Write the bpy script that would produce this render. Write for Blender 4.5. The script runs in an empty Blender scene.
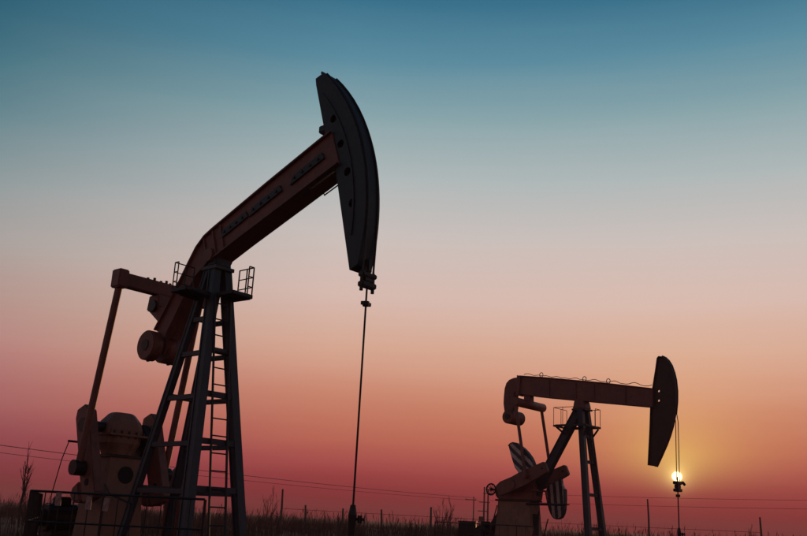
import bpy, bmesh, math, random
from mathutils import Vector, Matrix

random.seed(7)
S = bpy.context.scene
COL = S.collection
R = math.radians

# ------------------------------------------------------------------ camera
PITCH, ROLL = R(15.6826), 0.05
fw = Vector((0, math.cos(PITCH), math.sin(PITCH)))
rt = Vector((1, 0, 0))
up = rt.cross(fw)
r2 = math.cos(ROLL) * rt + math.sin(ROLL) * up
u2 = -math.sin(ROLL) * rt + math.cos(ROLL) * up
cam_data = bpy.data.cameras.new('camera')
cam = bpy.data.objects.new('camera', cam_data)
COL.objects.link(cam)
cam.matrix_world = Matrix(((r2.x, u2.x, -fw.x, 0), (r2.y, u2.y, -fw.y, 0),
                           (r2.z, u2.z, -fw.z, 1.15), (0, 0, 0, 1)))
cam_data.sensor_width = 36
cam_data.lens = 900 / 807 * 36
cam_data.clip_start = 0.1
cam_data.clip_end = 20000
S.camera = cam

# ------------------------------------------------------------------ sky and sun
SUN_AZ, SUN_EL = R(17.147), R(3.33)
sun_dir = Vector((math.sin(SUN_AZ) * math.cos(SUN_EL), math.cos(SUN_AZ) * math.cos(SUN_EL), math.sin(SUN_EL)))


def lin(c):
    out = []
    for x in c:
        x /= 255
        out.append(x / 12.92 if x <= 0.04045 else ((x + 0.055) / 1.055) ** 2.4)
    return tuple(out) + (1,)


world = bpy.data.worlds.new('World')
S.world = world
world.use_nodes = True
wn, wl = world.node_tree.nodes, world.node_tree.links
wn.clear()


def wmath(op, a, b=None, c=None, clamp=False):
    n = wn.new('ShaderNodeMath')
    n.operation = op
    n.use_clamp = clamp
    for i, v in enumerate((a, b, c)):
        if v is None:
            continue
        if isinstance(v, (int, float)):
            n.inputs[i].default_value = v
        else:
            wl.new(v, n.inputs[i])
    return n.outputs[0]


tc = wn.new('ShaderNodeTexCoord')
nrm = wn.new('ShaderNodeVectorMath'); nrm.operation = 'NORMALIZE'
wl.new(tc.outputs['Generated'], nrm.inputs[0])
sep = wn.new('ShaderNodeSeparateXYZ')
wl.new(nrm.outputs[0], sep.inputs[0])
elev = wmath('ARCSINE', sep.outputs['Z'])
mp = wn.new('ShaderNodeMapping')
mp.inputs['Scale'].default_value = (2.2, 2.2, 26.0)
wl.new(nrm.outputs[0], mp.inputs['Vector'])
dust = wn.new('ShaderNodeTexNoise')
dust.inputs['Scale'].default_value = 1.0
dust.inputs['Detail'].default_value = 5
dust.inputs['Roughness'].default_value = 0.55
wl.new(mp.outputs[0], dust.inputs['Vector'])
waver = wmath('MULTIPLY', wmath('SUBTRACT', dust.outputs[0], 0.5), R(1.3))
fac = wmath('DIVIDE', wmath('ADD', elev, waver), math.pi / 2, clamp=True)


def ramp(stops):
    n = wn.new('ShaderNodeValToRGB')
    n.color_ramp.interpolation = 'LINEAR'
    el = n.color_ramp.elements
    while len(el) > 1:
        el.remove(el[-1])
    for i, (deg, c) in enumerate(stops):
        e = el[0] if i == 0 else el.new(deg / 90)
        e.position = deg / 90
        e.color = lin(c)
    wl.new(fac, n.inputs[0])
    return n.outputs[0]


away = ramp([(0, (114, 46, 55)), (1.2, (126, 53, 62)), (4, (147, 81, 89)), (6.3, (166, 105, 109)), (8.6, (179, 129, 128)),
             (11.7, (173, 147, 141)), (14.9, (162, 159, 156)), (18.3, (133, 150, 153)), (21.8, (92, 129, 139)),
             (25, (62, 112, 128)), (28.2, (40, 94, 116)), (36, (28, 74, 100)), (60, (20, 58, 88)), (90, (17, 50, 80))])
sunward = ramp([(0, (124, 42, 50)), (1.4, (140, 49, 55)), (2.55, (155, 62, 66)), (3.6, (172, 80, 78)), (4.95, (188, 103, 87)),
                (6.2, (196, 119, 98)), (7.4, (204, 135, 112)), (9, (212, 155, 133)), (10.6, (216, 170, 149)),
                (13.8, (216, 187, 177)), (17.6, (203, 192, 188)), (21.4, (176, 185, 186)), (25.1, (137, 166, 172)),
                (28.8, (89, 139, 159)), (32.1, (56, 113, 140)), (40, (32, 84, 116)), (60, (21, 60, 92)), (90, (17, 50, 80))])
# how far round the horizon from the sun
hx = wn.new('ShaderNodeCombineXYZ')
wl.new(sep.outputs['X'], hx.inputs[0]); wl.new(sep.outputs['Y'], hx.inputs[1])
hn = wn.new('ShaderNodeVectorMath'); hn.operation = 'NORMALIZE'
wl.new(hx.outputs[0], hn.inputs[0])
hd = wn.new('ShaderNodeVectorMath'); hd.operation = 'DOT_PRODUCT'
wl.new(hn.outputs[0], hd.inputs[0])
hd.inputs[1].default_value = (math.sin(SUN_AZ), math.cos(SUN_AZ), 0)
mr = wn.new('ShaderNodeMapRange')
mr.inputs['From Min'].default_value = 0.70
mr.inputs['From Max'].default_value = 0.93
wl.new(hd.outputs['Value'], mr.inputs['Value'])
mix = wn.new('ShaderNodeMixRGB')
wl.new(mr.outputs[0], mix.inputs[0]); wl.new(away, mix.inputs[1]); wl.new(sunward, mix.inputs[2])
# glow round the sun and the sun itself
sd = wn.new('ShaderNodeVectorMath'); sd.operation = 'DOT_PRODUCT'
wl.new(nrm.outputs[0], sd.inputs[0]); sd.inputs[1].default_value = sun_dir
theta = wmath('MULTIPLY', wmath('ARCCOSINE', wmath('MINIMUM', sd.outputs['Value'], 0.9999999)), 180 / math.pi)
damp = wn.new('ShaderNodeMapRange'); damp.interpolation_type = 'SMOOTHSTEP'
damp.inputs['From Min'].default_value = R(1.8); damp.inputs['From Max'].default_value = R(5.0)
wl.new(elev, damp.inputs['Value'])
g1 = wmath('MULTIPLY', wmath('EXPONENT', wmath('MULTIPLY', theta, -1 / 2.1)), damp.outputs[0])
g2 = wmath('MULTIPLY', wmath('EXPONENT', wmath('MULTIPLY', theta, -1 / 6.5)), damp.outputs[0])
disc = wn.new('ShaderNodeMapRange'); disc.interpolation_type = 'SMOOTHSTEP'
disc.inputs['From Min'].default_value = 0.33; disc.inputs['From Max'].default_value = 0.20
wl.new(theta, disc.inputs['Value'])


def scaled(val, col):
    n = wn.new('ShaderNodeVectorMath'); n.operation = 'SCALE'
    n.inputs[0].default_value = col
    wl.new(val, n.inputs['Scale'])
    return n.outputs[0]


def vadd(a, b):
    n = wn.new('ShaderNodeVectorMath'); n.operation = 'ADD'
    wl.new(a, n.inputs[0]); wl.new(b, n.inputs[1])
    return n.outputs[0]


total = vadd(mix.outputs[0], scaled(g1, (0.42, 0.48, 0.06)))
total = vadd(total, scaled(g2, (0.045, 0.026, 0.0)))
total = vadd(total, scaled(disc.outputs[0], (4.0, 3.2, 1.6)))
total = vadd(total, scaled(wmath('EXPONENT', wmath('MULTIPLY', theta, -1 / 0.33)), (1.3, 1.0, 0.35)))
bg = wn.new('ShaderNodeBackground')
wl.new(total, bg.inputs[0])
bg.inputs[1].default_value = 1.0
nish = wn.new('ShaderNodeTexSky'); nish.sky_type = 'NISHITA'
nish.sun_disc = False
nish.sun_elevation = SUN_EL; nish.sun_rotation = SUN_AZ
nish.dust_density = 4.0
bg2 = wn.new('ShaderNodeBackground')
wl.new(nish.outputs[0], bg2.inputs[0]); bg2.inputs[1].default_value = 0.001
addsh = wn.new('ShaderNodeAddShader')
wl.new(bg.outputs[0], addsh.inputs[0]); wl.new(bg2.outputs[0], addsh.inputs[1])
wo = wn.new('ShaderNodeOutputWorld')
wl.new(addsh.outputs[0], wo.inputs[0])

sl = bpy.data.lights.new('sun', 'SUN')
sl.energy = 0.9
sl.angle = R(0.6)
sl.color = (1.0, 0.45, 0.18)
sun = bpy.data.objects.new('sun', sl)
COL.objects.link(sun)
sun.rotation_euler = (-sun_dir).to_track_quat('-Z', 'Y').to_euler()
sun.location = sun_dir * 50

S.view_settings.view_transform = 'Standard'
S.view_settings.look = 'None'
S.view_settings.exposure = 0
S.view_settings.gamma = 1
S.view_settings.use_curve_mapping = False
S.cycles.use_denoising = True
S.cycles.max_bounces = 6

# ------------------------------------------------------------------ materials
def material(name, base, alt=None, rough=0.6, metal=0.0, scale=3.0, bump=0.15, rust=None, rust_amt=0.5, spec=0.3):
    m = bpy.data.materials.new(name)
    m.use_nodes = True
    n, l = m.node_tree.nodes, m.node_tree.links
    b = n['Principled BSDF']
    b.inputs['Roughness'].default_value = rough
    b.inputs['Metallic'].default_value = metal
    b.inputs['Specular IOR Level'].default_value = spec
    t = n.new('ShaderNodeTexCoord')
    no = n.new('ShaderNodeTexNoise')
    no.inputs['Scale'].default_value = scale
    no.inputs['Detail'].default_value = 8
    no.inputs['Roughness'].default_value = 0.65
    l.new(t.outputs['Object'], no.inputs['Vector'])
    mx = n.new('ShaderNodeMixRGB')
    mx.inputs[1].default_value = (*base, 1)
    mx.inputs[2].default_value = (*(alt or tuple(x * 0.6 for x in base)), 1)
    cr = n.new('ShaderNodeValToRGB')
    cr.color_ramp.elements[0].position = 0.35
    cr.color_ramp.elements[1].position = 0.7
    l.new(no.outputs[0], cr.inputs[0]); l.new(cr.outputs[0], mx.inputs[0])
    out = mx.outputs[0]
    if rust:
        n2 = n.new('ShaderNodeTexNoise')
        n2.inputs['Scale'].default_value = scale * 2.3
        n2.inputs['Detail'].default_value = 12
        n2.inputs['Roughness'].default_value = 0.75
        st = n.new('ShaderNodeMapping'); st.inputs['Scale'].default_value = (1.0, 1.0, 0.35)
        l.new(t.outputs['Object'], st.inputs['Vector']); l.new(st.outputs[0], n2.inputs['Vector'])
        c2 = n.new('ShaderNodeValToRGB')
        c2.color_ramp.elements[0].position = 0.94 - rust_amt
        c2.color_ramp.elements[1].position = min(1, 1.10 - rust_amt)
        l.new(n2.outputs[0], c2.inputs[0])
        m2 = n.new('ShaderNodeMixRGB')
        l.new(c2.outputs[0], m2.inputs[0]); l.new(out, m2.inputs[1])
        m2.inputs[2].default_value = (*rust, 1)
        out = m2.outputs[0]
    l.new(out, b.inputs['Base Color'])
    if bump:
        bp = n.new('ShaderNodeBump')
        bp.inputs['Strength'].default_value = bump
        bp.inputs['Distance'].default_value = 0.02
        l.new(no.outputs[0], bp.inputs['Height'])
        l.new(bp.outputs[0], b.inputs['Normal'])
    return m


RUST = (0.10, 0.035, 0.018)
M = {
    'red': material('weathered_red_paint', (0.22, 0.065, 0.045), (0.15, 0.048, 0.034), 0.55, rust=RUST, rust_amt=0.42),
    'beige': material('faded_ochre_paint', (0.27, 0.11, 0.065), (0.19, 0.078, 0.046), 0.6, rust=RUST, rust_amt=0.40),
    'blue': material('dark_blue_paint', (0.030, 0.031, 0.040), (0.021, 0.021, 0.027), 0.5, rust=RUST, rust_amt=0.33),
    'head': material('blue_black_paint', (0.030, 0.034, 0.037), (0.021, 0.024, 0.026), 0.55, rust=RUST, rust_amt=0.36),
    'brown': material('rusty_brown_paint', (0.075, 0.032, 0.024), (0.05, 0.022, 0.017), 0.6, rust=RUST, rust_amt=0.4),
    'steel': material('oily_dark_steel', (0.03, 0.022, 0.02), (0.018, 0.014, 0.013), 0.45, 0.5),
    'grate': material('galvanised_grating', (0.03, 0.026, 0.026), (0.02, 0.016, 0.016), 0.6),
    'black': material('painted_hole_shade', (0.012, 0.011, 0.011), None, 0.8, bump=0),  # near-black colour stands in for the shade inside holes
    'cable': material('greased_cable', (0.05, 0.04, 0.035), None, 0.5, 0.4, 30),
    'plate': material('worn_white_enamel', (0.36, 0.24, 0.21), (0.25, 0.13, 0.11), 0.5, scale=18, rust=(0.3, 0.05, 0.04), rust_amt=0.48),
    'wood': material('weathered_wood', (0.11, 0.08, 0.06), (0.06, 0.045, 0.035), 0.85, scale=6),
    'concrete': material('stained_concrete', (0.26, 0.24, 0.21), (0.15, 0.13, 0.12), 0.9, scale=2.5, bump=0.3),
    'ceramic': material('brown_glaze', (0.09, 0.05, 0.035), None, 0.3),
    'bark': material('dry_bark', (0.06, 0.034, 0.025), (0.04, 0.024, 0.018), 0.9, scale=8),
    'weed': material('dry_weed', (0.066, 0.027, 0.017), (0.038, 0.016, 0.011), 0.9, scale=0.6, bump=0),
    'ground': material('dry_soil', (0.075, 0.042, 0.028), (0.045, 0.026, 0.018), 0.95, scale=0.35, bump=0.5),
}


def stripe_material(name, dx, dz, pitch):
    m = bpy.data.materials.new(name)
    m.use_nodes = True
    n, l = m.node_tree.nodes, m.node_tree.links
    b = n['Principled BSDF']
    b.inputs['Roughness'].default_value = 0.55
    t = n.new('ShaderNodeTexCoord')
    d = n.new('ShaderNodeVectorMath'); d.operation = 'DOT_PRODUCT'
    d.inputs[1].default_value = (dx / pitch, 0, dz / pitch)
    l.new(t.outputs['Object'], d.inputs[0])
    no = n.new('ShaderNodeTexNoise'); no.inputs['Scale'].default_value = 6; no.inputs['Detail'].default_value = 6
    l.new(t.outputs['Object'], no.inputs['Vector'])
    ed = n.new('ShaderNodeTexNoise'); ed.inputs['Scale'].default_value = 11; ed.inputs['Detail'].default_value = 8
    l.new(t.outputs['Object'], ed.inputs['Vector'])
    wob = n.new('ShaderNodeMath'); wob.operation = 'MULTIPLY_ADD'; l.new(ed.outputs[0], wob.inputs[0])
    wob.inputs[1].default_value = 0.28; l.new(d.outputs['Value'], wob.inputs[2])
    f = n.new('ShaderNodeMath'); f.operation = 'FRACT'; l.new(wob.outputs[0], f.inputs[0])
    g = n.new('ShaderNodeMath'); g.operation = 'GREATER_THAN'; l.new(f.outputs[0], g.inputs[0]); g.inputs[1].default_value = 0.5
    dirt = n.new('ShaderNodeMixRGB'); l.new(no.outputs[0], dirt.inputs[0])
    dirt.inputs[1].default_value = (0.75, 0.5, 0.45, 1); dirt.inputs[2].default_value = (0.3, 0.16, 0.13, 1)
    mx = n.new('ShaderNodeMixRGB'); l.new(g.outputs[0], mx.inputs[0])
    mx.inputs[1].default_value = (0.03, 0.02, 0.02, 1); l.new(dirt.outputs[0], mx.inputs[2])
    l.new(mx.outputs[0], b.inputs['Base Color'])
    return m


# ------------------------------------------------------------------ mesh helpers
class MB:
    """collects shapes, then links them as one mesh object"""

    def __init__(self):
        self.v, self.f = [], []

    def add(self, vs, fs):
        o = len(self.v)
        self.v += [tuple(p) for p in vs]
        self.f += [tuple(i + o for i in f) for f in fs]
        return self

    def box(self, a, b):
        (x0, y0, z0), (x1, y1, z1) = a, b
        vs = [(x0, y0, z0), (x1, y0, z0), (x1, y1, z0), (x0, y1, z0), (x0, y0, z1), (x1, y0, z1), (x1, y1, z1), (x0, y1, z1)]
        return self.add(vs, [(0, 3, 2, 1), (4, 5, 6, 7), (0, 1, 5, 4), (1, 2, 6, 5), (2, 3, 7, 6), (3, 0, 4, 7)])

    def bar(self, p, q, w, h, side=(0, 1, 0), off=(0, 0)):
        """rectangular bar p..q, w across 'side', h across the other way"""
        p, q = Vector(p), Vector(q)
        d = (q - p).normalized()
        s = Vector(side)
        s = (s - d * s.dot(d)).normalized()
        t = d.cross(s)
        vs = []
        for e in (p, q):
            for i, j in ((-1, -1), (1, -1), (1, 1), (-1, 1)):
                vs.append(e + s * (off[0] + i * w / 2) + t * (off[1] + j * h / 2))
        return self.add(vs, [(0, 1, 2, 3), (7, 6, 5, 4), (0, 4, 5, 1), (1, 5, 6, 2), (2, 6, 7, 3), (3, 7, 4, 0)])

    def ibeam(self, p, q, w, h, side=(0, 1, 0), t=0.03, web=None):
        """I section: flanges w wide across 'side', h deep"""
        self.bar(p, q, web or t, h - 2 * t, side)
        self.bar(p, q, w, t, side, (0, (h - t) / 2))
        return self.bar(p, q, w, t, side, (0, -(h - t) / 2))

    def tube(self, pts, r, n=8, cap=True):
        pts = [Vector(p) for p in pts]
        rs = r if isinstance(r, (list, tuple)) else [r] * len(pts)
        o = []
        ref = None
        for i, p in enumerate(pts):
            a = pts[max(i - 1, 0)]; b = pts[min(i + 1, len(pts) - 1)]
            d = (b - a).normalized()
            if ref is None:
                ref = Vector((0, 0, 1)) if abs(d.z) < 0.9 else Vector((1, 0, 0))
            s = (ref - d * ref.dot(d)).normalized()
            t = d.cross(s)
            ref = s
            o.append([p + (s * math.cos(2 * math.pi * k / n) + t * math.sin(2 * math.pi * k / n)) * rs[i] for k in range(n)])
        vs = [x for ring in o for x in ring]
        fs = []
        for i in range(len(pts) - 1):
            for k in range(n):
                k2 = (k + 1) % n
                fs.append((i * n + k, i * n + k2, (i + 1) * n + k2, (i + 1) * n + k))
        if cap:
            fs.append(tuple(range(n))[::-1])
            fs.append(tuple((len(pts) - 1) * n + k for k in range(n)))
        return self.add(vs, fs)

    def prism(self, poly, y0, y1):
        """polygon in x,z pushed from y0 to y1"""
        n = len(poly)
        area = sum(poly[i][0] * poly[(i + 1) % n][1] - poly[(i + 1) % n][0] * poly[i][1] for i in range(n))
        if area < 0:
            poly = poly[::-1]
        vs = [(x, y0, z) for x, z in poly] + [(x, y1, z) for x, z in poly]
        fs = [tuple(range(n)), tuple(range(2 * n - 1, n - 1, -1))]
        for i in range(n):
            j = (i + 1) % n
            fs.append((j, i, n + i, n + j))
        return self.add(vs, fs)

    def strip(self, path, t, y0, y1, side=1):
        """a plate of thickness t following a path in x,z"""
        out = []
        for i, p in enumerate(path):
            a = Vector(path[max(i - 1, 0)]); b = Vector(path[min(i + 1, len(path) - 1)])
            d = (b - a).normalized()
            nn = Vector((-d.y, d.x)) * side * t
            out.append((p[0] + nn.x, p[1] + nn.y))
        for i in range(len(path) - 1):
            self.prism([path[i], path[i + 1], out[i + 1], out[i]], y0, y1)
        return self

    def cyl(self, c, r, y0, y1, n=24):
        """disc with its axis along y"""
        poly = [(c[0] + r * math.cos(2 * math.pi * k / n), c[1] + r * math.sin(2 * math.pi * k / n)) for k in range(n)]
        return self.prism(poly, y0, y1)

    def build(self, name, mat, parent=None, bevel=0, smooth=False):
        me = bpy.data.meshes.new(name)
        me.from_pydata(self.v, [], self.f)
        bm = bmesh.new()
        bm.from_mesh(me)
        bmesh.ops.recalc_face_normals(bm, faces=bm.faces)
        if bevel:
            es = [e for e in bm.edges if len(e.link_faces) == 2 and e.calc_face_angle(0) > 0.5]
            bmesh.ops.bevel(bm, geom=es, offset=bevel, segments=2, affect='EDGES', clamp_overlap=True)
        if smooth:
            for f in bm.faces:
                f.smooth = len(f.verts) == 4
        bm.to_mesh(me)
        bm.free()
        me.materials.append(M[mat] if isinstance(mat, str) else mat)
        o = bpy.data.objects.new(name, me)
        COL.objects.link(o)
        if parent:
            o.parent = parent
        return o


def plate_with_holes(poly, holes, y0, y1):
    """flat plate in x,z with round holes, as an MB"""
    bm = bmesh.new()
    loops = [poly] + [[(c[0] + r * math.cos(2 * math.pi * k / 14), c[1] + r * math.sin(2 * math.pi * k / 14)) for k in range(14)] for c, r in holes]
    es = []
    for lp in loops:
        vs = [bm.verts.new((x, y0, z)) for x, z in lp]
        es += [bm.edges.new((vs[i], vs[(i + 1) % len(vs)])) for i in range(len(vs))]
    res = bmesh.ops.triangle_fill(bm, edges=es, use_beauty=True)
    faces = [g for g in res['geom'] if isinstance(g, bmesh.types.BMFace)]
    ext = bmesh.ops.extrude_face_region(bm, geom=faces)
    for g in ext['geom']:
        if isinstance(g, bmesh.types.BMVert):
            g.co.y = y1
    bm.verts.index_update()
    mb = MB()
    mb.v = [tuple(v.co) for v in bm.verts]
    mb.f = [tuple(v.index for v in f.verts) for f in bm.faces]
    bm.free()
    return mb


def empty(name, loc, rz=0):
    o = bpy.data.objects.new(name, None)
    o.empty_display_size = 0.3
    COL.objects.link(o)
    o.location = loc
    o.rotation_euler = (0, 0, rz)
    return o


def tag(o, label=None, cat=None, group=None, kind=None):
    if label: o['label'] = label
    if cat: o['category'] = cat
    if group: o['group'] = group
    if kind: o['kind'] = kind
    return o


def copy_thing(o, parent=None):
    c = o.copy()
    COL.objects.link(c)
    c.parent = parent
    for ch in list(o.children):
        copy_thing(ch, c)
    return c


def rot(p, t):
    c, s = math.cos(t), math.sin(t)
    return (c * p[0] - s * p[1], s * p[0] + c * p[1])


def hbolt(mb, x, z, y0, y1, r=0.025):
    mb.cyl((x, z), r, y0, y1, 6)


# ------------------------------------------------------------------ ground
def build_ground():
    vs, fs = [], []
    radii = [0, 1.5, 3, 5, 7, 9, 11, 13, 15, 17, 19, 21, 23, 25, 28, 31, 34, 38, 42, 47, 53, 60, 68, 78, 90, 105, 125, 150, 190, 250, 350, 520, 800]
    n = 120
    rnd = random.Random(3)
    vs.append((0, 0, 0))
    for r in radii[1:]:
        for k in range(n):
            a = 2 * math.pi * k / n
            z = rnd.uniform(-0.05, 0.03) if r < 200 else 0
            vs.append((r * math.sin(a), r * math.cos(a), z))
    for k in range(n):
        fs.append((0, 1 + (k + 1) % n, 1 + k))
    for i in range(len(radii) - 2):
        for k in range(n):
            a = 1 + i * n
            b = a + n
            fs.append((a + k, a + (k + 1) % n, b + (k + 1) % n, b + k))
    mb = MB(); mb.v, mb.f = vs, fs
    o = mb.build('ground', 'ground')
    for p in o.data.polygons: p.use_smooth = True
    return tag(o, kind='structure')


build_ground()

NEAR = (-3.228, 15.0)
FAR = (6.369, 31.0)
YAW_N, YAW_F = R(-41), R(-40)

# ------------------------------------------------------------------ parts shared by both pumpjacks
def ladder(parent, top, bot, half, mat='grate', step=0.27, r=0.018):
    """rails and rungs between two centre points; half = half width along y"""
    top, bot = Vector(top), Vector(bot)
    root = MB()
    root.tube([top + Vector((0, half, 0)), bot + Vector((0, half, 0))], r, 6)
    a = root.build('ladder', mat, parent)
    MB().tube([top - Vector((0, half, 0)), bot - Vector((0, half, 0))], r, 6).build('ladder_rail', mat, a)
    n = int((top - bot).length / step)
    for i in range(n):
        p = bot.lerp(top, (i + 0.6) / n)
        MB().tube([p - Vector((0, half, 0)), p + Vector((0, half, 0))], r * 0.62, 5).build('rung', mat, a)
    return a


def guard_rail(parent, path, z, h, mat='grate', r=0.014, mids=1):
    """posts and rails round a platform; path in x,y"""
    pts = [Vector((x, y, z)) for x, y in path]
    zz = Vector((0, 0, h))
    rail = MB().tube([p + zz for p in pts], r, 6).build('guard_rail', mat, parent)
    for k in range(mids):
        f = (k + 1) / (mids + 1)
        MB().tube([p + zz * f for p in pts], r * 0.85, 6).build('middle_rail', mat, rail)
    for i, p in enumerate(pts):
        MB().tube([p - Vector((0, 0, 0.03)), p + zz], r, 6).build('rail_post', mat, rail)
    return rail


def skid(parent, x0, x1, half, z0=0.12, z1=0.42):
    for s in (-1, 1):
        MB().ibeam((x0, s * half, (z0 + z1) / 2), (x1, s * half, (z0 + z1) / 2), 0.16, z1 - z0).build('skid_runner', 'steel', parent)
    n = 6
    for i in range(n):
        x = x0 + 0.2 + (x1 - x0 - 0.4) * i / (n - 1)
        MB().bar((x, -half + 0.02, (z0 + z1) / 2), (x, half - 0.02, (z0 + z1) / 2), 0.14, z1 - z0 - 0.09, (1, 0, 0)).build('skid_tie', 'steel', parent)


def motor(parent, x, y, z):
    m = MB().cyl((x, z + 0.28), 0.24, y - 0.32, y + 0.32, 20)
    for k in range(10):
        a = math.pi * 2 * k / 10
        m.bar((x + 0.25 * math.cos(a), y - 0.27, z + 0.28 + 0.25 * math.sin(a)), (x + 0.25 * math.cos(a), y + 0.27, z + 0.28 + 0.25 * math.sin(a)), 0.02, 0.05, (math.cos(a), 0, math.sin(a)))
    o = m.build('motor', 'steel', parent)
    MB().box((x - 0.24, y - 0.25, z - 0.02), (x + 0.24, y + 0.25, z + 0.06)).build('motor_foot', 'steel', o)
    MB().box((x - 0.14, y - 0.12, z + 0.50), (x + 0.14, y + 0.12, z + 0.66)).build('terminal_box', 'steel', o, 0.02)
    MB().cyl((x, z + 0.28), 0.15, y - 0.46, y - 0.30, 20).build('drive_pulley', 'steel', o)
    return o


def wellhead(loc, h, label, mirror=1):
    o = empty('wellhead', loc)
    tag(o, label, 'wellhead')
    MB().tube([(0, 0, -0.05), (0, 0, h * 0.42)], 0.085, 14).build('casing', 'steel', o)
    for z in (0.14, 0.34, 0.52):
        MB().tube([(0, 0, h * z - 0.035), (0, 0, h * z + 0.035)], 0.12, 16).build('flange', 'steel', o)
    MB().tube([(0, 0, h * 0.40), (0, 0, h * 0.55), (0, 0, h * 0.7), (0, 0, h * 0.9), (0, 0, h)], [0.06, 0.07, 0.045, 0.06, 0.035], 14).build('stuffing_box', 'steel', o)
    for s, z in ((1, 0.86), (-1, 0.44), (1, 0.40)):
        s *= mirror
        v = MB().tube([(0, 0, h * z), (s * 0.16, 0, h * z)], 0.02, 10)
        v.tube([(s * 0.1, 0, h * z - 0.05), (s * 0.1, 0, h * z + 0.05)], 0.032, 10)
        a = v.build('side_valve', 'steel', o)
        w = MB()
        ring = [(s * 0.165, 0.05 * math.cos(t * math.pi / 6), h * z + 0.05 * math.sin(t * math.pi / 6)) for t in range(13)]
        w.tube(ring, 0.008, 6, cap=False)
        w.tube([ring[0], ring[6]], 0.006, 5); w.tube([ring[3], ring[9]], 0.006, 5)
        w.build('hand_wheel', 'red', a)
    MB().tube([(0.14 * mirror, 0, h * 0.40), (0.6 * mirror, 0.1, h * 0.40), (0.7 * mirror, 0.12, h * 0.33), (0.7 * mirror, 0.12, -0.1)], 0.03, 10).build('flow_pipe', 'steel', o)
    return o


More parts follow.
